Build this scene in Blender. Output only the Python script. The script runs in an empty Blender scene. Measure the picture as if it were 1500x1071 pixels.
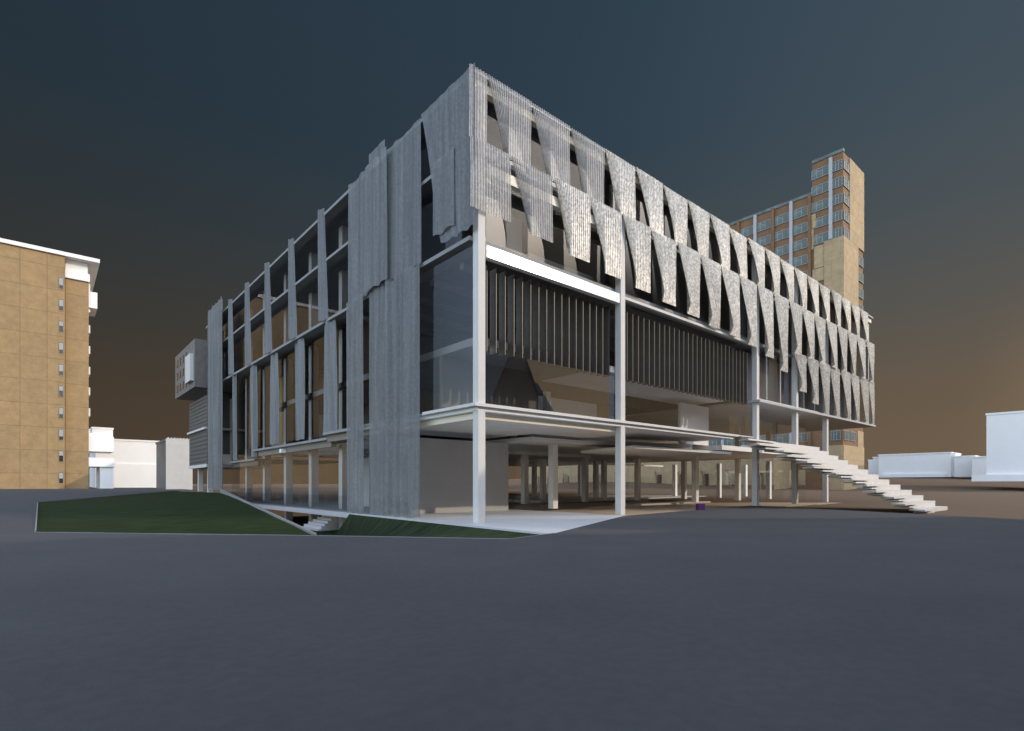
import bpy, math, random
from mathutils import Vector
random.seed(7)
S = bpy.context.scene
COL = S.collection
# ---------------------------------------------------------------- world frame
# x runs along the long sunlit facade, y along the shaded facade, the near corner of the building is the origin
TH = math.atan2(922, 796)
FW = (math.cos(TH), math.sin(TH)); RT = (math.sin(TH), -math.cos(TH))
K0 = (697 - 750) / 796
CAM = (-(FW[0] + K0 * RT[0]) * 22.7, -(FW[1] + K0 * RT[1]) * 22.7, 1.6)
def at(u, v, d):
    a = (u - 750) / 796
    return Vector((CAM[0] + d * (FW[0] + a * RT[0]), CAM[1] + d * (FW[1] + a * RT[1]), 1.6 + d * (710 - v) / 796))

# ---------------------------------------------------------------- helpers
class MB:
    def __init__(s): s.v = []; s.f = []; s.m = []
    def box(s, x0, x1, y0, y1, z0, z1, m=0):
        b = len(s.v)
        s.v += [(x, y, z) for z in (z0, z1) for y in (y0, y1) for x in (x0, x1)]
        for f in ((0, 2, 3, 1), (4, 5, 7, 6), (0, 1, 5, 4), (2, 6, 7, 3), (0, 4, 6, 2), (1, 3, 7, 5)):
            s.f.append([b + i for i in f]); s.m.append(m)
        return s
    def prism(s, pts, z0, z1, m=0):
        b = len(s.v); n = len(pts)
        s.v += [(p[0], p[1], z0) for p in pts] + [(p[0], p[1], z1) for p in pts]
        s.f.append([b + i for i in range(n)][::-1]); s.m.append(m)
        s.f.append([b + n + i for i in range(n)]); s.m.append(m)
        for i in range(n):
            j = (i + 1) % n
            s.f.append([b + i, b + j, b + n + j, b + n + i]); s.m.append(m)
        return s
    def poly(s, pts, m=0):
        b = len(s.v); s.v += [tuple(p) for p in pts]
        s.f.append([b + i for i in range(len(pts))]); s.m.append(m); return s
    def grid(s, fn, nu, nv, m=0):
        b = len(s.v)
        for j in range(nv + 1):
            for i in range(nu + 1): s.v.append(tuple(fn(i / nu, j / nv)))
        for j in range(nv):
            for i in range(nu):
                a = b + j * (nu + 1) + i
                s.f.append([a, a + 1, a + nu + 2, a + nu + 1]); s.m.append(m)
        return s
    def bar(s, p, q, w, h=None, m=0):
        p = Vector(p); q = Vector(q); d = (q - p).normalized(); h = h or w
        up = Vector((0, 0, 1)) if abs(d.z) < .95 else Vector((1, 0, 0))
        a = d.cross(up).normalized() * w / 2; c = a.cross(d).normalized() * h / 2
        b = len(s.v)
        for e in (p, q):
            s.v += [tuple(e - a - c), tuple(e + a - c), tuple(e + a + c), tuple(e - a + c)]
        for f in ((3, 2, 1, 0), (4, 5, 6, 7), (0, 1, 5, 4), (1, 2, 6, 5), (2, 3, 7, 6), (3, 0, 4, 7)):
            s.f.append([b + i for i in f]); s.m.append(m)
        return s
    def build(s, name, mats, parent=None, smooth=False, bevel=0):
        me = bpy.data.meshes.new(name); me.from_pydata(s.v, [], s.f)
        if not isinstance(mats, (list, tuple)): mats = [mats]
        for x in mats: me.materials.append(x)
        if len(mats) > 1: me.polygons.foreach_set('material_index', s.m)
        if smooth: me.polygons.foreach_set('use_smooth', [True] * len(s.f))
        me.update()
        o = bpy.data.objects.new(name, me); COL.objects.link(o)
        if parent is not None:
            o.parent = parent; o.matrix_parent_inverse = parent.matrix_basis.inverted()
        if bevel:
            md = o.modifiers.new('bevel', 'BEVEL'); md.width = bevel; md.segments = 2; md.limit_method = 'ANGLE'
        return o
def tag(o, label=None, cat=None, group=None, kind=None):
    for k, x in (('label', label), ('category', cat), ('group', group), ('kind', kind)):
        if x: o[k] = x
    return o
def empty(name, loc, label, cat, group=None):
    o = bpy.data.objects.new(name, None); COL.objects.link(o); o.location = loc; o.empty_display_size = .3
    return tag(o, label, cat, group)

# ---------------------------------------------------------------- materials
def mat(name, col, rough=.7, metal=0, var=.12, scale=1.5, bump=0, bscale=20, col2=None, spec=.4, stretch=(1, 1, 1), alpha=0, speckle=0):
    m = bpy.data.materials.new(name); m.use_nodes = True; nt = m.node_tree; N = nt.nodes; L = nt.links
    b = N['Principled BSDF']; b.inputs['Roughness'].default_value = rough; b.inputs['Metallic'].default_value = metal
    b.inputs['Specular IOR Level'].default_value = spec
    tc = N.new('ShaderNodeTexCoord'); mp = N.new('ShaderNodeMapping'); mp.inputs['Scale'].default_value = stretch
    L.new(tc.outputs['Object'], mp.inputs[0])
    nz = N.new('ShaderNodeTexNoise'); nz.inputs['Scale'].default_value = scale; nz.inputs['Detail'].default_value = 6; nz.inputs['Roughness'].default_value = .65
    L.new(mp.outputs[0], nz.inputs['Vector'])
    mr = N.new('ShaderNodeValToRGB'); e = mr.color_ramp.elements
    e[0].position = .3; e[1].position = .72
    c2 = col2 or tuple(min(1, c * (1 + var)) for c in col)
    c1 = tuple(c * (1 - var) for c in col)
    e[0].color = (*c1, 1); e[1].color = (*c2, 1)
    L.new(nz.outputs['Fac'], mr.inputs[0])
    out = mr.outputs[0]
    if speckle:
        n2 = N.new('ShaderNodeTexNoise'); n2.inputs['Scale'].default_value = 7; n2.inputs['Detail'].default_value = 3
        L.new(tc.outputs['Object'], n2.inputs['Vector'])
        r2 = N.new('ShaderNodeMapRange'); r2.inputs[1].default_value = .38; r2.inputs[2].default_value = .62
        r2.inputs[3].default_value = 1 - speckle; r2.inputs[4].default_value = 1 + speckle
        L.new(n2.outputs['Fac'], r2.inputs[0])
        vm = N.new('ShaderNodeVectorMath'); vm.operation = 'SCALE'; L.new(out, vm.inputs[0]); L.new(r2.outputs[0], vm.inputs['Scale'])
        out = vm.outputs[0]
    L.new(out, b.inputs['Base Color'])
    if bump:
        n3 = N.new('ShaderNodeTexNoise'); n3.inputs['Scale'].default_value = bscale; n3.inputs['Detail'].default_value = 4
        L.new(mp.outputs[0], n3.inputs['Vector'])
        bp = N.new('ShaderNodeBump'); bp.inputs['Strength'].default_value = bump; bp.inputs['Distance'].default_value = .02
        L.new(n3.outputs['Fac'], bp.inputs['Height']); L.new(bp.outputs[0], b.inputs['Normal'])
    if alpha:
        tr = N.new('ShaderNodeBsdfTransparent'); mx = N.new('ShaderNodeMixShader'); mx.inputs[0].default_value = alpha
        o = N['Material Output']; L.new(b.outputs[0], mx.inputs[1]); L.new(tr.outputs[0], mx.inputs[2]); L.new(mx.outputs[0], o.inputs[0])
    return m
def glass(name, tint=(.8, .85, .86), ior=1.5, base=.12):
    m = bpy.data.materials.new(name); m.use_nodes = True; nt = m.node_tree; N = nt.nodes; L = nt.links
    N.remove(N['Principled BSDF']); o = N['Material Output']
    tr = N.new('ShaderNodeBsdfTransparent'); tr.inputs[0].default_value = (*tint, 1)
    gl = N.new('ShaderNodeBsdfGlossy'); gl.inputs['Roughness'].default_value = .01
    fr = N.new('ShaderNodeFresnel'); fr.inputs[0].default_value = ior
    ad = N.new('ShaderNodeMath'); ad.operation = 'ADD'; ad.use_clamp = True; ad.inputs[1].default_value = base
    L.new(fr.outputs[0], ad.inputs[0])
    mx = N.new('ShaderNodeMixShader'); L.new(ad.outputs[0], mx.inputs[0]); L.new(tr.outputs[0], mx.inputs[1]); L.new(gl.outputs[0], mx.inputs[2])
    L.new(mx.outputs[0], o.inputs[0]); return m
def brickmat(name, c1, c2, mortar, bw, bh, ms=.02, vertical='y', rough=.8, offset=.5):
    m = bpy.data.materials.new(name); m.use_nodes = True; nt = m.node_tree; N = nt.nodes; L = nt.links
    b = N['Principled BSDF']; b.inputs['Roughness'].default_value = rough
    tc = N.new('ShaderNodeTexCoord'); sx = N.new('ShaderNodeSeparateXYZ'); L.new(tc.outputs['Object'], sx.inputs[0])
    ad = N.new('ShaderNodeMath'); L.new(sx.outputs[0], ad.inputs[0]); L.new(sx.outputs[1], ad.inputs[1])
    cb = N.new('ShaderNodeCombineXYZ'); L.new(ad.outputs[0], cb.inputs[0]); L.new(sx.outputs[2], cb.inputs[1])
    br = N.new('ShaderNodeTexBrick'); br.offset = offset; br.inputs['Scale'].default_value = 1
    br.inputs['Color1'].default_value = (*c1, 1); br.inputs['Color2'].default_value = (*c2, 1); br.inputs['Mortar'].default_value = (*mortar, 1)
    br.inputs['Brick Width'].default_value = bw; br.inputs['Row Height'].default_value = bh; br.inputs['Mortar Size'].default_value = ms
    L.new(cb.outputs[0], br.inputs['Vector'])
    nz = N.new('ShaderNodeTexNoise'); nz.inputs['Scale'].default_value = .9; nz.inputs['Detail'].default_value = 8; nz.inputs['Roughness'].default_value = .75
    L.new(tc.outputs['Object'], nz.inputs['Vector'])
    mr = N.new('ShaderNodeMapRange'); mr.inputs[1].default_value = .3; mr.inputs[2].default_value = .7; mr.inputs[3].default_value = .78; mr.inputs[4].default_value = 1.18
    L.new(nz.outputs['Fac'], mr.inputs[0])
    vm = N.new('ShaderNodeVectorMath'); vm.operation = 'SCALE'; L.new(br.outputs[0], vm.inputs[0]); L.new(mr.outputs[0], vm.inputs['Scale'])
    L.new(vm.outputs[0], b.inputs['Base Color']); return m

M = {}
M['asphalt'] = mat('asphalt', (.052, .051, .053), .9, var=.13, scale=.35, speckle=.06, bump=.25, bscale=60)
M['earth'] = mat('bare_earth', (.112, .070, .038), .95, var=.05, scale=.05)
M['bed'] = mat('lightened_earth', (.40, .31, .22), .95, var=.12, scale=.8, bump=.4, bscale=40)  # earth paled under the building to offset its shade and bounce light
M['grass'] = mat('grass_lawn', (.012, .024, .007), .95, var=.45, scale=1.6, stretch=(.5, 1.6, 1), bump=.6, bscale=8, col2=(.026, .042, .011), spec=.1)
M['bank'] = mat('grass_bank', (.014, .026, .008), .95, var=.5, scale=2.2, stretch=(.25, 2.2, .25), bump=.5, bscale=6, col2=(.045, .06, .03), spec=.1)
M['conc'] = mat('pale_concrete', (.60, .575, .54), .6, var=.05, scale=1.2)
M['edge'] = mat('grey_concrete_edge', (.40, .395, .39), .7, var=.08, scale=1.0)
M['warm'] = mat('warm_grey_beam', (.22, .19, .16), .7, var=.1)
M['edge2'] = mat('shaded_slab_edge', (.25, .25, .25), .7, var=.08, scale=1.0)  # slab concrete darkened: the shaded side's tone is in the colour
M['soffit'] = mat('soffit_concrete', (.80, .80, .80), .75, var=.08, scale=.8)
M['shade'] = mat('dimmed_grey', (.22, .215, .21), .8, var=.1, scale=.5)  # darker copy of the grey wall, room dimness put into the colour
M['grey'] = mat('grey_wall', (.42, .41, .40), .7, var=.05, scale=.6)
M['dark'] = mat('darkened_interior', (.15, .138, .125), .8, var=.2, scale=.5)  # interior shade put into the colour of the back walls
M['slabtop'] = mat('floor_screed', (.50, .50, .50), .5, var=.05, scale=.7)
M['white'] = mat('white_render', (.84, .83, .81), .75, var=.03, scale=.3)
M['gloss'] = mat('white_gloss_beam', (.9, .89, .86), .2, var=.01, spec=1.0)
M['cream'] = mat('cream_beam', (.80, .72, .58), .6, var=.02)
M['mesh'] = mat('galvanised_mesh', (.33, .315, .30), .42, .35, var=.16, scale=2.2, stretch=(1, 1, .5), alpha=.34, speckle=.12, bump=.4, bscale=30)
M['meshfar'] = mat('sunlit_speckled_mesh', (.47, .43, .375), .33, .35, var=.2, scale=2.2, stretch=(1, 1, .5), alpha=.06, speckle=.3, bump=.8, bscale=16)  # brighter, warmer copy of the mesh: sunlight put into the colour
M['curtain'] = mat('zinc_curtain', (.17, .171, .174), .6, .15, var=.25, scale=1.4, stretch=(3, 3, .12), alpha=.2, speckle=.12)
M['fin'] = mat('zinc_fin', (.165, .166, .168), .6, .15, var=.22, scale=1.5, stretch=(3, 3, .2), speckle=.08)
M['louvre'] = mat('bronze_louvre', (.11, .095, .078), .5, .2, var=.15, scale=2)
M['timber'] = mat('timber_panel', (.36, .24, .12), .6, var=.15, scale=1.5, stretch=(1, 1, 4))
M['glass'] = glass('facade_glass', (.92, .92, .92), 1.45, .05)
M['mglass'] = glass('mirror_glass', (.80, .80, .80), 1.5, .22)
M['sglass'] = glass('side_glass', (.88, .88, .88), 1.3, .01)
M['boxskin'] = mat('brown_grey_cladding', (.17, .155, .14), .7, .1, var=.2, scale=2)
M['cglass'] = glass('clear_glass', (.95, .96, .97), 1.35, .03)
M['purple'] = mat('purple_paint', (.09, .015, .12), .6, var=.1)
M['tanwall'] = brickmat('tan_panel', (.345, .225, .105), (.305, .205, .10), (.25, .17, .085), 2.75, 3.15, .06, offset=0)
M['tan2'] = brickmat('tan_concrete', (.42, .30, .165), (.375, .275, .155), (.31, .23, .14), 3.0, 3.1, .05)
M['brick'] = brickmat('brown_brick', (.235, .125, .055), (.195, .105, .05), (.14, .085, .045), 1.0, .28, .03)
M['slate'] = brickmat('slate_roof', (.06, .062, .065), (.05, .052, .055), (.035, .035, .035), .5, .3, .02)
M['stone'] = brickmat('stone_wall', (.16, .12, .08), (.13, .10, .07), (.09, .07, .05), .7, .3, .02)
M['tanframe'] = mat('buff_frame', (.30, .22, .13), .6)
M['pil'] = mat('grey_pilaster', (.42, .41, .42), .7, var=.08)
M['kerb'] = mat('kerb_stone', (.20, .20, .20), .8, var=.1)
M['frame'] = mat('window_frame', (.34, .36, .36), .5, var=.03)
M['pane'] = mat('teal_pane', (.06, .08, .072), .4, var=.5, scale=.35, col2=(.17, .20, .175), spec=.4)
M['paneD'] = mat('dark_pane', (.03, .032, .034), .15, var=.3, scale=1, spec=.8)
M['perf'] = mat('perforated_screen', (.12, .115, .11), .6, .3, var=.2, scale=3)
lm = bpy.data.materials.new('lit_lamp'); lm.use_nodes = True
lm.node_tree.nodes['Principled BSDF'].inputs['Emission Color'].default_value = (1, .93, .8, 1)
lm.node_tree.nodes['Principled BSDF'].inputs['Emission Strength'].default_value = 2.2
M['lamp'] = lm

# ---------------------------------------------------------------- ground
def sm(a, b, x):
    t = max(0, min(1, (x - a) / (b - a))); return t * t * (3 - 2 * t)
def gz(x, y):                       # the square climbs gently towards the back
    return .82 * sm(6, 70, y) + 0.4 * sm(70, 190, y)
bd = [(27.4, .9), (20.3, -14.9), (6, -45), (-60, -70), (-140, -20), (-140, 190), (-1, 190), (-1, 64), (-.35, 42)]
# asphalt sheet: triangulated strips so that it can follow the slope, with the lawn and pit cut out
L_A = (-13.88, 6.03); L_A2 = (-13.97, 33.5); L_B = (-1.2, 62); L_C = (-.42, 41.2); L_D = (-7.28, -1.27); L_E = (-3.36, -6.05); L_T = (-.95, -5.55)
mb = MB()
def P(p, dz=0): return (p[0], p[1], gz(*p) + dz)
front = [(-140, -70), (-60, -70), (6, -60), (20.3, -14.9), (27.4, .9), (27.2, 1.4), (9.4, -.75), (8.6, -.95), L_T, L_E, L_D, L_A, (-140, 6.03)]
mb.poly([P(p) for p in front])
for (a, b) in ((6.03, 15), (15, 24), (24, 33.5), (33.5, 43), (43, 53), (53, 62)):
    def xr(y):
        return L_A[0] + (L_A2[0] - L_A[0]) * (y - 6.03) / 27.47 if y <= 33.5 else L_A2[0] + (L_B[0] - L_A2[0]) * (y - 33.5) / 28.5
    mb.poly([P((-140, a)), P((xr(a), a)), P((xr(b), b)), P((-140, b))])
for (a, b) in ((62, 80), (80, 110), (110, 150), (150, 200)):
    mb.poly([P((-140, a)), P((4, a)), P((4, b)), P((-140, b))])
tag(mb.build('asphalt_square', M['asphalt']), kind='structure')
# bare earth beyond the square, one sheet to the horizon
def ez(x, y):
    f = (x - CAM[0]) * FW[0] + (y - CAM[1]) * FW[1]; r = (x - CAM[0]) * RT[0] + (y - CAM[1]) * RT[1]
    w = sm(-10, 40, r)
    if f < 1: return -.35
    z = -.22 + .45 * sm(45, 90, f) + w * (3.3 * sm(88, 150, f) + 26 * sm(150, 1500, f) * .6)
    z += (1 - w) * (.9 * sm(60, 160, f) + 2.2 * sm(170, 1500, f))
    if -1.5 < x < 30 and 0 < y < 60: z = min(z, -.22)
    return z
xs = [-2500, -1200, -600, -300, -140, -60, -14, -1.6, 8, 18, 30, 40, 52, 66, 80, 95, 110, 130, 150, 175, 200, 260, 400, 800, 1500, 2500]
ys = [-2500, -1200, -600, -300, -120, -60, -30, -12, -5, 2, 8, 16, 26, 36, 48, 62, 80, 95, 110, 130, 150, 175, 200, 260, 400, 800, 1500, 2500]
mb = MB(); idx = {}
for j, y in enumerate(ys):
    for i, x in enumerate(xs):
        idx[i, j] = len(mb.v)
        mb.v.append((x, y, ez(x, y)))
for j in range(len(ys) - 1):
    for i in range(len(xs) - 1):
        cx = (xs[i] + xs[i + 1]) / 2; cy = (ys[j] + ys[j + 1]) / 2
        if -14 <= cx <= 8 and -12 <= cy <= 36: continue       # sunken court and basement
        mb.f.append([idx[i, j], idx[i + 1, j], idx[i + 1, j + 1], idx[i, j + 1]]); mb.m.append(0)
tag(mb.build('earth_ground', M['earth'], smooth=True), kind='structure')
# lawn: a low bank that rises towards the back, kerbed on the square side
mb = MB()
def lawn(u, v):
    l = Vector((L_A[0] + (L_A2[0] - L_A[0]) * v, L_A[1] + (L_A2[1] - L_A[1]) * v))
    r = Vector((L_D[0] + (L_C[0] - L_D[0]) * v, L_D[1] + (L_C[1] - L_D[1]) * v))
    p = l.lerp(r, u)
    z = gz(p.x, p.y) + .012 + (.30 * v * u * u + .22 * math.sin(math.pi * v) * u) * 1.0 + .02 * math.sin(p.x * 2.1 + p.y) * math.sin(p.y * 1.3)
    return (p.x, p.y, z)
mb.grid(lawn, 24, 24)
def lawn2(u, v):
    a = Vector(L_A2); b = Vector(L_C); c = Vector(L_B)
    p = a.lerp(b, u).lerp(c, v)
    z0 = lawn(u, 1)[2]
    return (p.x, p.y, z0 + (gz(*L_B) + .03 - z0) * v)
mb.grid(lawn2, 24, 8)
tag(mb.build('lawn', M['grass'], smooth=True), kind='structure')
PB = (-.6, 13.2, -1.45); T0 = (-.36, 11.6, -.1)
mb = MB()
mb.grid(lambda u, v: Vector(T0).lerp(Vector((*L_T, -.09)), u).lerp(Vector(PB).lerp(Vector((*L_E, -.04)), u), v) + Vector((0, 0, -.05 * math.sin(math.pi * v))), 20, 8)
tag(mb.build('grass_bank', M['bank'], smooth=True), kind='structure')
mb = MB()
mb.grid(lambda u, v: Vector((*L_D, -.03)).lerp(Vector((*L_E, -.04)), u).lerp(Vector((-.7, 24, -1.5)).lerp(Vector(PB), u), v) + Vector((0, 0, -.55 * math.sin(math.pi * v) * (1 - v))), 12, 12)
mb.poly([(-.7, 24, -1.5), PB, (9, 13.2, -1.5), (9, 36, -1.5), (-.6, 36, -1.5)])
tag(mb.build('court_floor', M['grass'], smooth=True), kind='structure')
mb = MB()
def kb(p, q, w, h, dz=0):
    mb.bar((p[0], p[1], gz(*p) + dz), (q[0], q[1], gz(*q) + dz), w, h)
kb(L_A, L_D, .07, .04); kb(L_D, L_E, .07, .04); kb(L_A, L_A2, .05, .03); kb(L_E, L_T, .05, .03)
tag(mb.build('kerb', M['kerb']), kind='structure')
# low retaining wall down the side of the sunken court
rw = MB()
a = Vector((-7.0, -.6, .02)); b = Vector((-.5, 41, 1.2))
rw.poly([a, b, b + Vector((0, 0, -2.6)), a + Vector((0, 0, -.3))], 0)
rw.poly([a + Vector((.06, 0, 0)), b + Vector((.06, 0, 0)), b + Vector((.06, 0, -2.6)), a + Vector((.06, 0, -.3))], 0)
rw.poly([a, b, b + Vector((.06, 0, 0)), a + Vector((.06, 0, 0))], 0)
rw.poly([a, a + Vector((.06, 0, 0)), a + Vector((.06, 0, -.3)), a + Vector((0, 0, -.3))], 0)
tag(rw.build('retaining_wall', M['kerb']), 'thin pale retaining wall running along the lawn down into the sunken court', 'wall')

# ---------------------------------------------------------------- main building
B = empty('arts_building', (0, 0, 0), 'large white framed building wrapped in grey pleated metal mesh above an open ground floor', 'building')
XE = 51.2; YE = 57.0
def slab(name, pts, z0, z1, m='edge'): return MB().prism(pts, z0, z1).build(name, M[m], B)
# ground floor plate with its pointed front corner
slab('ground_slab', [(-.3, 40), (-.36, 11.6), (-.95, -5.55), (8.6, -.95), (9.4, -.7), (9.6, 9), (9.6, 14), (16, 20), (16, 40)], -.32, -.02, 'slabtop')
slab('ground_slab', [(22, 19), (52, 19), (52, 48), (22, 48)], -.3, .12, 'slabtop')
slab('ground_slab', [(24, 9.5), (36, 9.5), (36, 12), (24, 12)], -.3, -.04, 'slabtop')
slab('bounce_ground', [(9.7, -.6), (25, .9), (52, .9), (52, 49), (9.7, 49)], -.30, -.17, 'bed')  # added over the brown earth to brighten the open ground floor
# first floor
slab('floor_slab', [(.02, 11.3), (.02, 3.9), (-.2, 3.9), (-.2, -.22), (22.2, -.22), (22.2, 3.2), (13, 6.2), (9, 6.2), (9, 11.3)], 4.87, 5.0, 'conc')
slab('slab_soffit', [(.06, 11.2), (.06, -.05), (21.8, -.05), (21.8, 3.0), (13, 6.0), (8.9, 6.0), (8.9, 11.2)], 4.70, 4.866, 'soffit')
MB().box(.3, 9.6, .3, .6, 4.42, 4.698).box(.3, .6, .6, 11.2, 4.42, 4.698).build('edge_beam', M['cream'], B)
slab('floor_slab', [(.5, 11.3), (9, 11.3), (9, 6.25), (13, 6.25), (22.2, 3.25), (24.4, 4.6), (24.4, 34), (.5, 34)], 4.3, 4.55, 'white')  # soffits whitened to brighten the space below
slab('floor_slab', [(24.5, 2.2), (40.5, 2.2), (40.5, 40), (24.5, 40)], 4.2, 4.55, 'white')
slab('mezzanine_slab', [(13, 1.6), (24, 1.2), (24.4, 6.8), (14.5, 7.2)], 3.78, 3.95, 'white')
MB().box(.6, 1.1, 12, 24, 4.3, 4.7).build('edge_beam', M['cream'], B)
MB().box(-.1, 13, 24.2, 24.6, 4.02, 4.297).box(24.5, 50, 24.2, 24.6, 4.02, 4.197).box(10, 24.3, 14.8, 15.2, 4.05, 4.297).build('cross_beam', M['white'], B)
# second floor (projecting part)
slab('floor_slab', [(25.2, -.3), (XE, -.3), (XE, 30), (25.2, 30)], 7.55, 7.72)
slab('floor_slab', [(.9, 1.1), (9, 1.1), (9, 30), (.9, 30)], 7.85, 8.2, 'shade')  # slab split: corner half darkened, next half paled to set room brightness
slab('floor_slab', [(9.02, 1.1), (25.1, 1.1), (25.1, 5.5), (9.02, 5.5)], 7.85, 8.2, 'soffit')
for z0, z1 in ((11.90, 12.08), (15.75, 15.92)):
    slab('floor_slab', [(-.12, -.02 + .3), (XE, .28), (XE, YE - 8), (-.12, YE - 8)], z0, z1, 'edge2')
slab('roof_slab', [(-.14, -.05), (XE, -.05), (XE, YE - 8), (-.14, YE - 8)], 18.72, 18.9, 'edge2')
MB().box(.95, 24.5, 1.1, 30, 11.84, 11.897).build('darkened_ceiling', M['dark'], B)  # dark sheet added under the slab to keep the room dim
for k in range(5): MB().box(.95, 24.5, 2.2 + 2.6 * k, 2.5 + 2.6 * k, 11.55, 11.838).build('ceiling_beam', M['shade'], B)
# stepped base of the shaded side
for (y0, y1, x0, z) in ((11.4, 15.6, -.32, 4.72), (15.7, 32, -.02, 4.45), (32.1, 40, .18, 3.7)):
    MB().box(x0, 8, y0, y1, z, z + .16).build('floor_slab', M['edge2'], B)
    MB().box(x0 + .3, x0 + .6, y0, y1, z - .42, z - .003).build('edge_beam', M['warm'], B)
# beams in the sunlit corner bay
MB().box(.55, 9.5, -.06, .24, 11.25, 11.74).build('gloss_beam', M['gloss'], B)
MB().box(.55, 9.5, -.1, .2, 14.75, 15.18).build('gloss_beam', M['cream'], B)
MB().box(-.1, XE, .1, .4, 18.3, 18.715).build('roof_beam', M['cream'], B)
MB().box(9.85, 25.2, .02, .27, 11.6, 11.748).build('edge_beam', M['conc'], B)
# columns
def column(x, y, z0, z1, w=.38, m='conc'):
    c = MB().box(-w / 2, w / 2, -w / 2, w / 2, 0, z1 - z0).build('column', M[m], B, bevel=.012)
    c.location = (x, y, z0); return c
for x in (.25, 9.75, 25.6, 32.5, 39.0):
    column(x, .1 if x < 10 else .2, -.02 if x < 10 else .05, 4.73 if x < 10 else 7.54)
    column(x, .1 if x < 10 else .2, 5.01 if x < 10 else 7.73, 18.29 if x > 10 else 18.29)
for x in (.25, 9.75): pass
for (x, y) in ((12.2, 7.6), (30.8, 8.1), (39.9, 8.7), (47.6, 9.0), (32.2, 15.4), (40.5, 15.2), (49.3, 15.8), (24.2, 15.4), (33, 21.6), (41, 21.8), (48.7, 21.6), (31.5, 19.2), (24.8, 21.6), (39.3, 29.6), (16.6, 15.3), (56, 15.8), (31, 29.5), (23, 29.5), (48, 30), (15, 24)):
    column(x, y, .0, 4.19 if x > 13 else 4.29, .46, 'white')  # whiter than the facade columns to make up for the dim light here
for y in (16.5, 21.9, 27.4, 33, 38.6):
    column(1.5, y, -1.5 if y < 30 else .1, 18.7, .55)
for (x, y) in ((12, 8), (20, 8), (8.6, 16), (16, 16)): column(x, y, 5.0, 7.84, .4)
for (x, y) in ((30.8, 8.1), (39.9, 8.7), (47.6, 9)): column(x, y, 4.56, 7.54, .42)
# interior walls
def wall(x0, x1, y0, y1, z0, z1, m='grey', name='wall'): return MB().box(x0, x1, y0, y1, z0, z1).build(name, M[m], B)
wall(1.6, 8.6, 8.0, 8.25, -.018, 4.19, 'grey')
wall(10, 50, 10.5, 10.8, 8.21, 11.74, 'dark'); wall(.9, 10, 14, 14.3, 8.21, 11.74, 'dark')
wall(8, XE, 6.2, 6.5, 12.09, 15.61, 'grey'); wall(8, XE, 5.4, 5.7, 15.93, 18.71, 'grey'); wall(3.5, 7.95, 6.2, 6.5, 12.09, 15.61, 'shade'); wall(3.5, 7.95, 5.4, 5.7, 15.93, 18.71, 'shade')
wall(10, 10.3, 8, 10.4, 8.21, 11.74, 'timber'); wall(2, 8.9, 12.8, 13.1, 5.01, 7.84, 'timber')
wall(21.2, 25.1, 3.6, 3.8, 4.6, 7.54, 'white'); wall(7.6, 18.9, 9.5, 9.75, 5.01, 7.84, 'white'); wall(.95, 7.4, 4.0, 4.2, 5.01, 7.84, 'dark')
wall(1.95, 4.3, 1.9, 2.1, 12.09, 14.7, 'conc'); wall(4.4, 9.2, 1.5, 1.7, 12.09, 13.0, 'conc', 'parapet_wall')
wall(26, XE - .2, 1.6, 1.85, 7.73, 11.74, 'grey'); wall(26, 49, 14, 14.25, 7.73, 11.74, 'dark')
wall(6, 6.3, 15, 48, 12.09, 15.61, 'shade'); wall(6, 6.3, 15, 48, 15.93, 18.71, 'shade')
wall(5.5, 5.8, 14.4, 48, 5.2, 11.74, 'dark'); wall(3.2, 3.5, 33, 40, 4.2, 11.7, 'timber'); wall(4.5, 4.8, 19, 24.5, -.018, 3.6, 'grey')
wall(5.2, 5.5, 12, 26, -1.49, -.33, 'timber'); wall(13.5, 13.8, 26, 40, 0, 4.1, 'conc')
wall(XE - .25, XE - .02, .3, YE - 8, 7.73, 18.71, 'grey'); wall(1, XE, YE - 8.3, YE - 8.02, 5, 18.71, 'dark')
# white lamp on the soffit of the corner room
MB().box(1.05, 1.35, 1.3, 1.45, 7.5, 7.83).build('lamp', M['lamp'], B)
# glazing
def pane(pts, g='glass', name='window_glass'):
    return MB().poly(pts).build(name, M[g], B)
def gx(x0, x1, y, z0, z1, g='glass'): return pane([(x0, y, z0), (x1, y, z0), (x1, y, z1), (x0, y, z1)], g)
def gy(x, y0, y1, z0, z1, g='glass'): return pane([(x, y0, z0), (x, y0, z1), (x, y1, z1), (x, y1, z0)], g)
gx(.45, 9.55, .32, 5.0, 7.4, 'mglass'); gx(9.95, 25.4, .32, 5.0, 7.4); gx(9.95, 25.4, 1.0, 8.2, 11.7, 'sglass')
gx(.45, 25.4, .62, 12.08, 15.6); gx(25.8, XE, .62, 12.08, 15.6); gx(25.8, XE, .5, 7.73, 11.74)
gx(.45, 25.4, .62, 15.92, 18.3); gx(25.8, XE, .62, 15.92, 18.3)
gy(.1, .35, 11.5, 5.0, 11.74, 'sglass'); gy(.45, .8, 48, 12.08, 15.6, 'sglass'); gy(.45, .8, 48, 15.92, 18.7, 'sglass')
gy(.5, 11.6, 40, 4.9, 11.74, 'sglass'); gy(.3, 12, 40, -.02, 4.2, 'cglass'); gx(9.8, 24.5, 8.6, -.02, 4.18, 'cglass')
gx(26, 40.3, 2.4, 4.56, 7.4, 'cglass'); gy(-.3, 12, 40, 0, .95, 'cglass')
gy(40.4, 2.4, 14, 0, 7.4, 'cglass')
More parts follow.
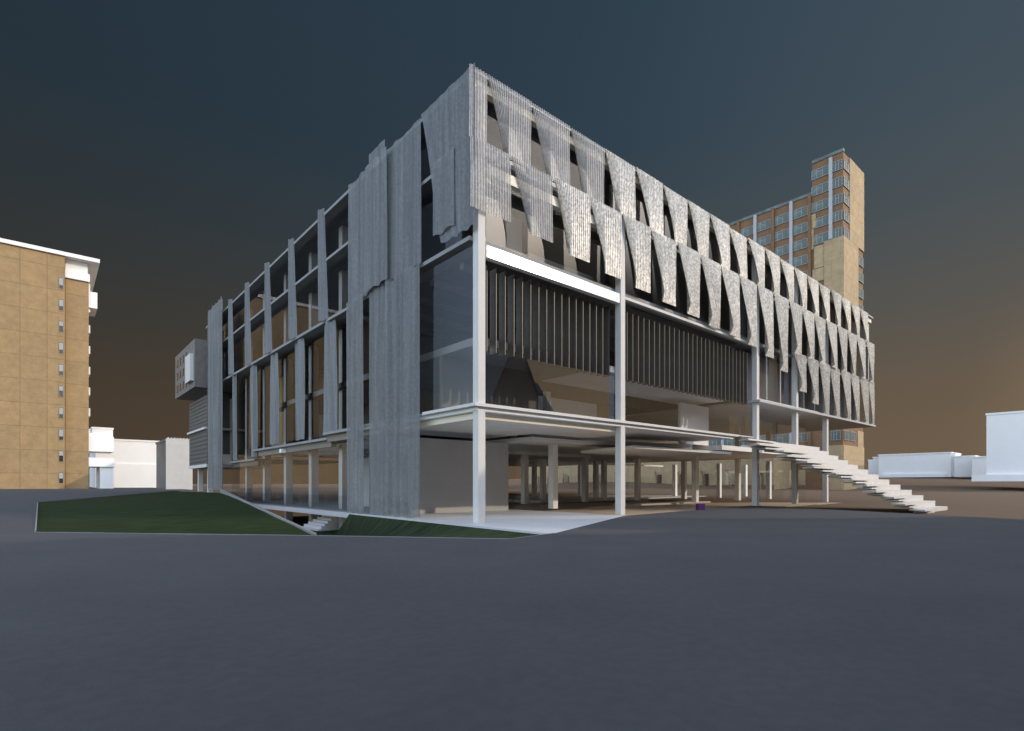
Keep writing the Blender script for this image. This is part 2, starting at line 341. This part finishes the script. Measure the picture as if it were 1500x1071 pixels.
# mullions: thin vertical frames of the projecting rooms
for x in (28, 30.4, 35, 37.3):
    MB().box(x - .03, x + .03, .44, .5, 7.73, 11.74).build('mullion', M['conc'], B)
MB().box(25.8, 39, .1, .28, 7.73, 7.9).build('sill', M['conc'], B)
MB().box(.45, 25.4, .2, .28, 5.003, 5.06).build('sill', M['conc'], B)
# bronze louvres behind the glass
lv = MB().box(-.02, .02, 0, .42, 0, 3.75)
lv.box(-.022, .022, -.02, 0, 0, 3.75)
l0 = None; k = 0; x = .98
while x < 25.2:
    if not 9.5 < x < 10.1:
        if l0 is None: l = l0 = lv.build('louvre', M['louvre'], B)
        else: l = l0.copy(); COL.objects.link(l); l.parent = B
        l.location = (x, .5, 7.42)
    x += .52
# ---- corrugated mesh strips hung on the sunlit side
def panel(x0, x1, zt, zb, full=False, fs=.48, curl=0, rise=.35, y=-.16, seed=0, m='mesh', ex=1.15):
    rr = random.Random(seed); W = x1 - x0; nw = max(3, round(W / .145)); n = nw * 6; nt = 16
    ph = rr.random() * 6; y += rr.uniform(-.04, .04)
    def fn(s, t):
        g = .93 * (1 - (1 - t) ** ex)
        amp = .030 * (1 - .3 * t)
        xx = s; yy = 0; zz = zt - (zt - zb) * t
        if not full and s < fs:
            d = fs - s
            xx = s + d * g
            if curl: yy = -d * W * .26 * curl * t
            else: yy = d * W * .16 * t
            zz += rise * (d / fs) ** 1.3 * t
        yy += amp * math.sin(s * nw * 2 * math.pi) + .03 * math.sin(3 * t + ph)
        return (x0 + W * xx, y + yy, zz)
    return MB().grid(fn, n, nt).build('mesh_panel', M[m], B, smooth=True)
p1 = 2.575
panel(-.48, .44, 18.86, 15.9, full=True, y=-.20, seed=5)
for k in range(20):
    x1 = .44 + p1 * (k + 1)
    if x1 > XE + .6: break
    panel(x1 - p1 + .03, min(x1, XE), 18.9 + .03 * math.sin(k * 2.1), 15.86, curl=max(0, min(1, (k - 3) / 6)) * .8, rise=.12, seed=k, m='mesh' if k < 3 else 'meshfar', ex=1.15 + .03 * min(k, 8))
panel(-.46, 1.72, 15.95, 13.0, full=True, y=-.26, seed=40)
bot = [12.85, 12.62, 12.42, 12.3, 12.12, 11.95, 11.75, 11.6, 11.4, 11.0, 10.3]
for k in range(20):
    x1 = 1.72 + 2.58 * (k + 1)
    if x1 - 2 > XE: break
    zb = bot[k] if k < len(bot) else 12.0
    panel(x1 - 2.58 + .03, min(x1, XE), 15.95, zb, curl=max(0, min(1, (k - 1) / 4)), rise=.55 if k < 12 else .15, fs=.45, ex=1.1, y=-.24, seed=100 + k, m='mesh' if k < 1 else 'meshfar')
for k in range(8):
    x1 = 33.8 + 2.575 * k
    if x1 - 2 > XE: break
    zb = (9.15, 8.4, 7.72)[min(k, 2)]
    panel(x1 - 2.575 + .03, min(x1, XE), 12.15, zb, curl=.9, rise=.7 if k < 2 else .1, fs=.44, ex=1.15, y=-.17, seed=200 + k, m='meshfar')
MB().box(-.2, XE, -.08, -.03, 15.86, 15.9).build('hanging_rail', M['conc'], B)
MB().box(-.2, XE, -.10, -.06, 18.74, 18.8).build('hanging_rail', M['conc'], B)

# ---- pleated curtains on the shaded side
def pleat(y0, y1, zt, zb, x=-.35, amp=.16, seed=0, nl=9, left=None, right=None, name='metal_curtain', m='curtain', lean=0):
    rr = random.Random(seed); W = y1 - y0
    fr = [(rr.uniform(.7, 4.2) / 1.0, rr.random() * 6.3, rr.uniform(.25, 1)) for _ in range(nl)]
    n = max(24, int(W / .045)); nt = 14
    def fn(s, t):
        yy = y0 + W * s
        if left is not None: yy = max(yy, y0) if t <= 0 else y0 + (left(t)) + (W - left(t)) * s     # far edge sweeps in
        if right is not None: yy = y0 + (W - right(t)) * s
        d = sum(a * math.sin(f * s * W * 2 + p + .5 * math.sin(2.2 * t + p)) for f, p, a in fr) / nl * 2.2
        d += .22 * math.sin(s * W * 2 * math.pi / .13) * .16
        zz = zt - (zt - zb) * t + (0.05 * math.sin(5 * s * W) if t == 1 else 0)
        return (x + amp * d + lean * t, yy, zz)
    return MB().grid(fn, n, nt).build(name, M[m], B, smooth=True)
pleat(3.95, 7.5, 18.85, 12.0, x=-0.24, seed=1, amp=0.084)
pleat(6.9, 9.4, 18.8, 12.05, x=-0.46, seed=2, amp=0.096)
pleat(8.1, 9.9, 19.95, 15.0, x=0.04, seed=31, amp=0.060)
pleat(9.0, 11.75, 18.9, 12.0, x=-0.29, seed=3, amp=0.120)
pleat(4.0, 7.4, 12.1, 0.0, x=-0.28, seed=4, amp=0.132)
pleat(7.0, 9.5, 12.12, 0.0, x=-0.20, seed=5, amp=0.144)
pleat(9.75, 11.9, 12.1, 0.0, x=-0.39, seed=6, amp=0.132)
# short top curtain at the corner, its far edge drawn in
pleat(-.28, 3.92, 18.95, 12.3, x=-0.26, seed=8, amp=0.036, right=lambda t: 1.55 * t ** .8 + .35 * max(0, t - .85) * 3, nl=5)
pleat(1.1, 2.75, 16.1, 12.75, x=-0.36, seed=9, amp=0.048, nl=5)
# narrow twisted fins in front of the stepped glazing
for i, y in enumerate((16.35, 21.9, 27.4, 33.0, 38.6)):
    mb = MB()
    def fn(s, t, y=y):
        w = .52 + .42 * t; a = .95 - .35 * t
        return (-.24 + (s - .5) * w * math.sin(a) * .5 + .02 * math.sin(s * 40), y - .25 - .75 * t * .5 + (.5 - s) * w, 19.2 - 7.2 * t + .02 * math.sin(9 * s + i))
    mb.grid(fn, 36, 10)
    mb.build('mesh_fin', M['fin'], B, smooth=True)
    pleat(y - 1.75, y - .1, 12.1, 4.75 if y < 32 else 3.95, x=-.12 + (.2 if y > 15 else 0), amp=.2, seed=20 + i, nl=5, name='mesh_fin', m='fin')
# curtain at the far end with the hanging box and perforated screens
pleat(40.2, 46.7, 19.9, 1.15, x=-.45, seed=12, amp=.22)
pleat(46.7, 47.9, 18.4, 1.5, x=-.2, seed=13, amp=.16)
bx = MB().box(-1.5, .9, 47.4, 58.6, 12.0, 17.1).build('hanging_box', M['boxskin'], B)
MB().box(-1.85, -1.515, 47.9, 50.6, 12.7, 15.6).build('oriel', M['conc'], bx)
for j in range(3):
    for i in range(4):
        MB().box(-1.56, -1.51, 51.6 + 1.7 * i, 52.4 + 1.7 * i, 12.6 + 1.5 * j, 13.4 + 1.5 * j).build('window', M['paneD'], bx)
for (z0, z1) in ((3.9, 7.6), (7.9, 11.2)):
    sc = MB()
    ny, nz = 17, 8; dy = 9.2 / ny; dz = (z1 - z0) / nz
    for i in range(ny + 1): sc.box(-.26, -.2, 47.9 + i * dy - .14, 47.9 + i * dy + .14, z0, z1)
    for j in range(nz + 1): sc.box(-.255, -.205, 47.9, 57.1, z0 + j * dz - .12, z0 + j * dz + .12)
    sc.build('perforated_screen', M['perf'], B)
MB().box(-.5, 6, 47.9, 57.3, 7.62, 7.85).build('floor_slab', M['conc'], B)
MB().box(-.3, 6, 47.9, 57.3, 3.5, 3.85).build('floor_slab', M['conc'], B)
wall(2.2, 2.5, 48, 57, 3.86, 11.2, 'conc'); column(.6, 50.5, .7, 3.49, .5); column(.6, 55.5, .8, 3.49, .5)
# inner stair seen in the basement court
st = empty('basement_stair', (1.2, 19.6, -1.5), 'small white stair rising inside the sunken court below the glass floor edge', 'stair')
for i in range(7):
    MB().box(0.0 + .22 * i, 3.0, 17.2 + .28 * (0), 20.6 - .24 * i, -1.5 + .17 * i, -1.5 + .17 * (i + 1) - .002).build('step', M['white'], st)

# ---------------------------------------------------------------- grand outdoor stair
ST = empty('grand_staircase', (29, -4.5, 0), 'wide pale floating staircase of staggered thin treads descending to the square', 'staircase')
rr = random.Random(3)
nS = 13
for i in range(nS):
    f = i / (nS - 1)
    z = 4.72 - 4.68 * f; y1 = .15 - 8.5 * f; y0 = y1 - .74
    xl = 22.6 + 4.6 * f + rr.uniform(-.9, .9); xr = 35.5
    xm = xl + (4.0 + rr.uniform(-.8, .8)) * (1 - .35 * f)
    s = MB()
    s.box(xm, xr, y0 + .02, y1, z - .385, z)                         # closed riser
    s.prism([(xl, y0 - .35), (xm + .6, y0 - .1 - rr.random() * .25), (xm + .6, y1), (xl + rr.uniform(.2, 1), y1 - .1)], z - .11, z - .004)
    s.prism([(xl + 1.0 + rr.random(), y0 - .2), (xm + .3, y0 - .3), (xm + .3, y1 - .1), (xl + 1.2, y1 - .2)], z - .30, z - .2)
    s.build('step', M['conc'], ST)
# purple cube lying on the earth by the building
pc = at(1026, 743, 34.4)
o = MB().box(-.22, .22, -.22, .22, 0, .44).build('box', M['purple'], bevel=.012)
o.location = (pc.x, pc.y, -.05); o.rotation_euler.z = TH + math.radians(90)
tag(o, 'small purple box on the ground under the building', 'box')
MB().box(-.225, .225, -.03, .03, .4405, .446).build('lid_seam', M['purple'], o).matrix_parent_inverse.identity()

# ---------------------------------------------------------------- tan apartment block at the left
c = at(130.5, 718, 77); tx, ty = c.x, c.y
TB = empty('tan_apartment_block', (tx - 8, ty, .8), 'tall tan panelled apartment block with a flat white overhanging roof', 'apartment block')
MB().box(tx - 34, tx - 2.65, ty - .02, ty + 16, .5, 33.2).build('wall', M['tanwall'], TB)
MB().box(tx - 2.6, tx, ty + .8, ty + 16, .5, 30.8).build('wall', M['tanwall'], TB)
MB().box(tx - 34.4, tx + 1.2, ty - .3, ty + 17, 33.23, 33.75).build('roof', M['white'], TB)
MB().box(tx - 2.62, tx + .12, ty + .55, ty + .795, 30.5, 31.6).box(tx - 2.58, tx - .1, ty + .9, ty + 15, 30.82, 33.2).build('parapet', M['white'], TB)
wn = None
for i in range(10):
    z = 1.7 + 2.98 * i
    f = MB().box(-.26, .26, -.04, .0, 0, 1.75).build('window', M['tanframe'], TB)
    f.location = (tx - 3.05, ty - .03, z)
    pa = MB().box(-.2, .2, -.055, -.042, .12, 1.62).build('pane', M['paneD'], f); pa.matrix_parent_inverse.identity()
    MB().box(-.2, .2, -.07, -.057, .75 + .2 * math.sin(i * 2.), 1.55).build('blind', M['frame'], f).matrix_parent_inverse.identity()
for i in range(8):
    MB().box(tx + .003, tx + .2, ty + 1.4, ty + 4, 8.5 + 2.98 * i, 9.6 + 2.98 * i).build('balcony', M['white'], TB)
MB().box(tx + .003, tx + 1.0, ty + 1.1, ty + 6, 27.0, 29.3).build('balcony', M['white'], TB)
tr = MB()
tr.box(tx + .003, tx + 2.7, ty + 1.6, ty + 8, 8.6, 9.1).build('terrace', M['white'], TB)
MB().prism([(tx + .003, ty + 1.2), (tx + 2.95, ty + 1.2), (tx + 2.95, ty + 7), (tx + .003, ty + 7)], 6.4, 8.597).build('terrace', M['white'], TB)
MB().box(tx + .003, tx + 3.0, ty + .9, ty + 1.1, 4.2, 5.5).box(tx + .003, tx + 3.0, ty + 1.1, ty + 7, 4.2, 4.4).build('terrace', M['white'], TB)
MB().box(tx + 1.3, tx + 2.9, ty + 1.2, ty + 2.2, .6, 4.19).box(tx + 1.0, tx + 2.9, ty + 2.6, ty + 3.2, .6, 4.19).build('terrace', M['white'], TB)
KB = 95 / 77
TB.location = [c0 + KB * (p0 - c0) for c0, p0 in zip(CAM, TB.location)]; TB.scale = (KB, KB, KB)
# ---------------------------------------------------------------- white and grey houses far behind
def block(u0, u1, v, d, dep, label, base=.5, m='white', side=None, roof='parapet', name='white_house', axis='x', group=None):
    # walls follow the street grid; front face from pixel column u0 to u1 (measured at the camera), top at v
    if axis == 'x':
        q = at(u1, v, d); d0 = d * (1672 - u1) / (1672 - u0); p = at(u0, v, d0)
        x0, x1, y0, y1 = p.x, q.x, q.y, q.y + dep
    else:
        q = at(u1, v, d); d0 = d * (u1 - 62) / (u0 - 62); p = at(u0, v, d0)
        x0, x1, y0, y1 = q.x, q.x + dep, q.y, p.y
    z = q.z
    e = empty(name, ((x0 + x1) / 2, (y0 + y1) / 2, base), label, 'house', group)
    MB().box(x0, x1, y0, y1, base, z - .35).build('wall', M[m], e)
    MB().box(x0 - .12, x1 + .12, y0 - .12, y1 + .12, z - .347, z).build('parapet' if roof == 'parapet' else 'roof', M[m], e)
    return e, x0, x1, y0, y1, z
block(135, 165.5, 627, 122, 9, 'narrow white tower house rising just behind the terraces of the tan block')
e = block(140, 236, 646, 118, 12, 'long plain white house left of the grey ribbed hall')
MB().box(e[1] + .5, e[2] - .6, e[3] - .2, e[3] - .005, .6, 6.0).build('wall', M['white'], e[0])
block(236, 241, 671, 140, 8, 'thin low white house end showing beside the grey ribbed hall')
e, x0, x1, y0, y1, z = block(243, 282, 645, 92, 10, 'pale grey ribbed hall behind the lawn beside the mesh building', m='curtain', axis='x', name='ribbed_hall')
rb = MB()
n = 26
for i in range(n): rb.box(x0 + (x1 - x0) * i / n, x0 + (x1 - x0) * i / n + .12, y0 - .16, y0 - .005, .5, z + .1 + .1 * (i % 3))
rb.build('ribs', M['conc'], e)
block(1272, 1286, 673, 165, 12, 'small pale house furthest left in the row right of the tower', base=3.8, axis='y')
e = block(1279, 1288, 669, 158, 14, 'narrow pale house between the two larger ones right of the tower', base=3.8, axis='y')
e, x0, x1, y0, y1, z = block(1287, 1393, 662, 142, 12, 'long low pale house in the row right of the tower', base=3.6, axis='y')
MB().box(x0 + .6, x0 + 3, y0 - .9, y0 - .005, 3.7, z - .2).build('wall', M['white'], e)
MB().box(x0 - .6, x0 - .005, y0 + 1, y1 - 1, 3.6, 4.5).build('plinth', M['white'], e)
block(1398, 1428, 667, 138, 12, 'low pale house end beside the long low pale house', base=3.6, axis='y')
block(1424, 1452, 668, 132, 12, 'low pale house half hidden behind the big pale block at the right edge', base=3.6, axis='y')
e, x0, x1, y0, y1, z = block(1445, 1560, 597, 92, 16, 'big plain pale block at the right edge of the picture', base=2.4, axis='y')
MB().box(x0 - .7, x0 - .005, y0, y1 + 2, 2.2, 3.4).build('plinth', M['white'], e)

# ---------------------------------------------------------------- tower behind
c = at(1235, 222, 100); X0, Y0 = c.x, c.y
TW = empty('brick_tower', (X0 + 5, Y0 + 5, .3), 'tall brown brick tower with bands of windows and a tan concrete core', 'tower')
XT = X0 + 10.9
FL = 3.12
MB().box(X0, XT, Y0, Y0 + 5.3, .3, 62.9).build('wall', M['brick'], TW)
MB().box(X0 + .002, XT - .5, Y0 + 5.3, Y0 + 42, .3, 57.0).build('wall', M['brick'], TW)
MB().box(X0 - .35, X0 + 7.5, Y0 - .25, Y0 + 3.1, 15.5, 47.3).build('core', M['tan2'], TW)
MB().box(X0 + 3.0, XT + .04, Y0 - .20, Y0 - .003, 47.4, 62.85).build('core', M['tan2'], TW)
MB().box(X0 - .3, XT + .05, Y0 - .22, Y0 + 3, .3, 8.9).build('core', M['tan2'], TW)
MB().box(X0 + 7.6, XT + .02, Y0 - .1, Y0 - .003, 8.95, 12).build('core', M['tan2'], TW)
pt = [(4.6, 5.6, 50.6, 53.2), (5.0, 5.5, 46.5, 50.5), (3.2, 4.9, 42.7, 46.9), (3.2, 5.2, 40.2, 42.6)]
for a_, b_, z0, z1 in pt: MB().box(X0 - .17, X0 - .004, Y0 + a_, Y0 + b_, z0, z1).build('patch', M['tan2'], TW)
for dy, m_ in ((2.0, 'fin'), (9.1, 'fin'), (16.2, 'fin'), (23.3, 'fin'), (5.7, 'brick'), (12.6, 'brick'), (19.8, 'brick')):
    z0 = 47.4 if dy == 2.0 else 9
    MB().box(X0 - .42, X0 - .004, Y0 + dy - .28, Y0 + dy + .28, z0, 62.6 if dy < 5 else 57.2).build('pilaster', M['pil' if m_ == 'fin' else m_], TW)
MB().box(X0 - .15, X0 + .4, Y0 + 5.31, Y0 + 42, 57.02, 57.6).build('parapet', M['pane'], TW)
MB().box(X0 - .15, X0 + .4, Y0 - .1, Y0 + 5.3, 62.93, 63.5).build('parapet', M['pane'], TW)
# one window: frame with mullions and transom, pane behind
def winmesh(w, h, axis):
    f = MB(); g = MB()
    def bx(m, a0, a1, d0, d1, z0, z1):
        if axis == 'y': m.box(d0, d1, a0, a1, z0, z1)
        else: m.box(a0, a1, d0, d1, z0, z1)
    bx(g, 0, w, -.10, -.03, 0, h)
    for a_ in (0, w * .36, w * .68, w - .07): bx(f, a_, a_ + .07, -.17, -.102, .07, h - .07)
    bx(f, 0, w, -.17, -.1025, 0, .07); bx(f, 0, w, -.17, -.1025, h - .07, h)
    bx(f, w * .36 + .08, w * .68 - .01, -.165, -.103, h * .6, h * .6 + .06)
    return g, f
G, Fr = winmesh(3.0, 1.75, 'y')
g0 = f0 = None; cnt = 0
def put(y, z):
    global g0, f0, cnt
    if g0 is None:
        g0 = G.build('window', M['pane'], TW); f0 = Fr.build('frame', M['frame'], g0); f0.matrix_parent_inverse.identity(); g, f = g0, f0
    else:
        g = g0.copy(); COL.objects.link(g); g.parent = TW; g.matrix_parent_inverse = g0.matrix_parent_inverse
        f = f0.copy(); COL.objects.link(f); f.parent = g; f.matrix_parent_inverse.identity()
    g.location = (X0, y, z); cnt += 1
for i in range(20):
    z = 62.0 - FL * (i + 1) + .9
    if z < 8: break
    bays = []
    if z > 46.8: bays += [Y0 - .0 + 2.35 - .0]
    for b_ in range(6):
        y = Y0 + 6.1 + 3.5 * b_
        if z < 56 and (z > 30 or z < 18): bays.append(y)
    for y in bays: put(y, z)
G2, F2 = winmesh(1.6, 1.75, 'y')
G3, F3 = winmesh(2.8, 1.75, 'x')
for i in range(20):
    z = 62.0 - FL * (i + 1) + .9
    if z > 46.8:
        for (Ga, Fa, xx, yy) in ((G2, F2, X0, Y0 + .1), (G3, F3, X0 + .1, Y0)):
            g = Ga.build('window', M['pane'], TW); Fa.build('frame', M['frame'], g).matrix_parent_inverse.identity(); g.location = (xx, yy, z)
    elif z > 11:
        g = G3.build('window', M['pane'], TW); F3.build('frame', M['frame'], g).matrix_parent_inverse.identity(); g.location = (X0 + 7.8, Y0 - .05, z)
    if 8.5 < z < 15.4:
        for xx in (.4, 3.6):
            g = G3.build('window', M['pane'], TW); F3.build('frame', M['frame'], g).matrix_parent_inverse.identity(); g.location = (X0 + xx, Y0, z)
        g = G2.build('window', M['pane'], TW); F2.build('frame', M['frame'], g).matrix_parent_inverse.identity(); g.location = (X0, Y0 + .4, z)
# low tan hall at the foot of the tower, seen between the columns
LH = empty('low_hall', (X0 - 5, Y0 + 35, .3), 'low tan hall at the foot of the brick tower seen between white columns', 'building')
MB().box(X0 - 8, X0 - .5, Y0 + 9, Y0 + 80, .2, 8.8).build('wall', M['tan2'], LH)
MB().box(X0 - 8.3, X0 - .3, Y0 + 8.8, Y0 + 80.2, 8.82, 9.3).build('roof', M['conc'], LH)
MB().box(X0 - 8.1, X0 - 8.004, Y0 + 9, Y0 + 80, .2, 1.5).build('plinth', M['brick'], LH)
for i in range(12):
    y = Y0 + 11 + 5.6 * i
    MB().box(X0 - 8.2, X0 - 8.004, y, y + 1.2, 1.51, 3.8).build('door', M['paneD'], LH)
    MB().bar((X0 - 8.4, y + 1.4, 4.4), (X0 - 10.4, y - .4, 3.2), .3).bar((X0 - 10.4, y - .4, 3.2), (X0 - 10.4, y - .4, .3), .3).build('canopy', M['brick'], LH)

# ---------------------------------------------------------------- old stone house beside the viewer: shades the square, shows in the glass
HS = empty('stone_house', (22, -32, 0), 'dark gabled stone house mirrored in the corner glazing', 'house')
def gable(x0, x1, y0, y1, h, r, along, m1='stone', m2='slate'):
    w = MB(); q = MB()
    w.box(x0, x1, y0, y1, -.3, h)
    if along == 'x':
        ym = (y0 + y1) / 2
        w.prism([], 0, 0) if False else None
        for xx in (x0, x1): w.poly([(xx, y0, h), (xx, y1, h), (xx, ym, r)])
        q.poly([(x0 - .3, y0 - .3, h - .15), (x1 + .3, y0 - .3, h - .15), (x1 + .3, ym, r + .1), (x0 - .3, ym, r + .1)])
        q.poly([(x0 - .3, y1 + .3, h - .15), (x1 + .3, y1 + .3, h - .15), (x1 + .3, ym, r + .1), (x0 - .3, ym, r + .1)])
    else:
        xm = (x0 + x1) / 2
        for yy in (y0, y1): w.poly([(x0, yy, h), (x1, yy, h), (xm, yy, r)])
        q.poly([(x0 - .3, y0 - .3, h - .15), (x0 - .3, y1 + .3, h - .15), (xm, y1 + .3, r + .1), (xm, y0 - .3, r + .1)])
        q.poly([(x1 + .3, y0 - .3, h - .15), (x1 + .3, y1 + .3, h - .15), (xm, y1 + .3, r + .1), (xm, y0 - .3, r + .1)])
    w.build('wall', M[m1], HS); q.build('roof', M[m2], HS)
gable(-40, 21.2, -41, -31, 15.0, 21.0, 'x'); gable(21.3, 38, -41, -31, 9.0, 15.6, 'x')  # tall west wing is unseen, raised to keep the square's left in shade
gable(22.5, 30.5, -31.0, -27, 10.0, 18.4, 'y')
MB().box(10, 11.2, -36, -34.8, 14, 18.5).build('chimney', M['stone'], HS)
for x in range(-20, 38, 6):
    MB().box(x, x + 1.4, -31.0 + .002 if x < 22 or x > 30 else -26.998, (-30.9 if x < 22 or x > 30 else -26.9), 2, 4).build('window', M['paneD'], HS)

# ---------------------------------------------------------------- sun, sky, camera
EL = math.radians(22.4); SD = Vector((.66, -.75, 0)).normalized()
sl = bpy.data.lights.new('sun', 'SUN'); sl.energy = 2.0; sl.angle = math.radians(.6); sl.color = (1, .86, .68)
so = bpy.data.objects.new('sun', sl); COL.objects.link(so)
tosun = Vector((SD.x * math.cos(EL), SD.y * math.cos(EL), math.sin(EL)))
so.rotation_euler = tosun.to_track_quat('Z', 'Y').to_euler(); so.location = (30, -30, 60)
W = bpy.data.worlds.new('World'); S.world = W; W.use_nodes = True
nt = W.node_tree; N = nt.nodes; L = nt.links; bg = N['Background']
sky = N.new('ShaderNodeTexSky'); sky.sky_type = 'NISHITA'; sky.sun_disc = False; sky.sun_elevation = EL; sky.sun_rotation = math.atan2(SD.x, SD.y)
sky.dust_density = 1.2
tc = N.new('ShaderNodeTexCoord')
def dot(v):
    d = N.new('ShaderNodeVectorMath'); d.operation = 'DOT_PRODUCT'; d.inputs[1].default_value = v; L.new(tc.outputs['Generated'], d.inputs[0]); return d.outputs['Value']
def rng(s, a, b, c=0, d=1, smooth=True):
    r = N.new('ShaderNodeMapRange'); r.interpolation_type = 'SMOOTHSTEP' if smooth else 'LINEAR'
    for i, x in enumerate((a, b, c, d)): r.inputs[1 + i].default_value = x
    L.new(s, r.inputs[0]); return r.outputs[0]
def mth(op, a, b):
    m = N.new('ShaderNodeMath'); m.operation = op
    for i, x in enumerate((a, b)):
        if isinstance(x, (int, float)): m.inputs[i].default_value = x
        else: L.new(x, m.inputs[i])
    return m.outputs[0]
def mixc(f, a, b):
    m = N.new('ShaderNodeMix'); m.data_type = 'RGBA'
    if isinstance(f, (int, float)): m.inputs[0].default_value = f
    else: L.new(f, m.inputs[0])
    for i, x in ((6, a), (7, b)):
        if isinstance(x, tuple): m.inputs[i].default_value = (*x, 1)
        else: L.new(x, m.inputs[i])
    return m.outputs[2]
def scl(c, s):
    m = N.new('ShaderNodeVectorMath'); m.operation = 'SCALE'; L.new(c, m.inputs[0])
    if isinstance(s, (int, float)): m.inputs['Scale'].default_value = s
    else: L.new(s, m.inputs['Scale'])
    return m.outputs[0]
fwd = dot((FW[0], FW[1], 0)); rgt = dot((RT[0], RT[1], 0)); elv = dot((0, 0, 1))
CL = 4.5
# dark bank of evening haze in front: brown near the horizon, slate blue above
STR = .15
rp = N.new('ShaderNodeValToRGB'); els = rp.color_ramp.elements
stops = [(0, (.110, .075, .047)), (.14, (.088, .066, .045)), (.25, (.062, .059, .051)), (.38, (.042, .053, .060)), (.52, (.028, .048, .067)), (.70, (.026, .047, .070))]
els[0].position = 0; els[0].color = (*stops[0][1], 1); els[1].position = .7; els[1].color = (*stops[-1][1], 1)
for p_, c_ in stops[1:-1]:
    e_ = els.new(p_); e_.color = (*c_, 1)
L.new(elv, rp.inputs[0])
bank = scl(rp.outputs[0], mth('ADD', rng(rgt, -.65, .05, .66, 1.0, False), rng(rgt, .05, .65, 0, .55, False)))
bank = mixc(rng(rgt, .1, .75, 0, .35), bank, mixc(rng(elv, .05, .45), (.15, .11, .075), (.085, .098, .108)))
bank = scl(bank, 1 / STR)
clear = mixc(.35, scl(sky.outputs[0], CL), (2.5 * CL, 2.5 * CL, 2.55 * CL))
warm = mth('MULTIPLY', rng(rgt, .62, .92), mth('SUBTRACT', 1, rng(elv, .10, .34)))
bank = mixc(mth('MULTIPLY', warm, .9), bank, (.46 / STR, .33 / STR, .20 / STR))
m1 = rng(fwd, .12, .42); m2 = mth('MULTIPLY', rng(rgt, .5, .8), mth('SUBTRACT', 1, rng(elv, .30, .55)))
mask = mth('MULTIPLY', mth('MAXIMUM', m1, m2), mth('SUBTRACT', 1, rng(elv, .72, .92)))
fin = mixc(mask, clear, bank)
L.new(fin, bg.inputs[0]); bg.inputs[1].default_value = STR
cd = bpy.data.cameras.new('camera'); co = bpy.data.objects.new('camera', cd); COL.objects.link(co); S.camera = co
co.location = CAM; co.rotation_euler = (math.radians(90), 0, math.atan2(FW[1], FW[0]) - math.pi / 2)
cd.sensor_width = 36; cd.lens = 36 * 796 / 1500; cd.shift_y = (710 - 535.5) / 1500; cd.clip_end = 6000; cd.clip_start = .05
S.view_settings.view_transform = 'Standard'; S.view_settings.look = 'None'; S.view_settings.exposure = 0; S.view_settings.gamma = 1
S.cycles.max_bounces = 8; S.cycles.transparent_max_bounces = 24; S.cycles.use_denoising = True
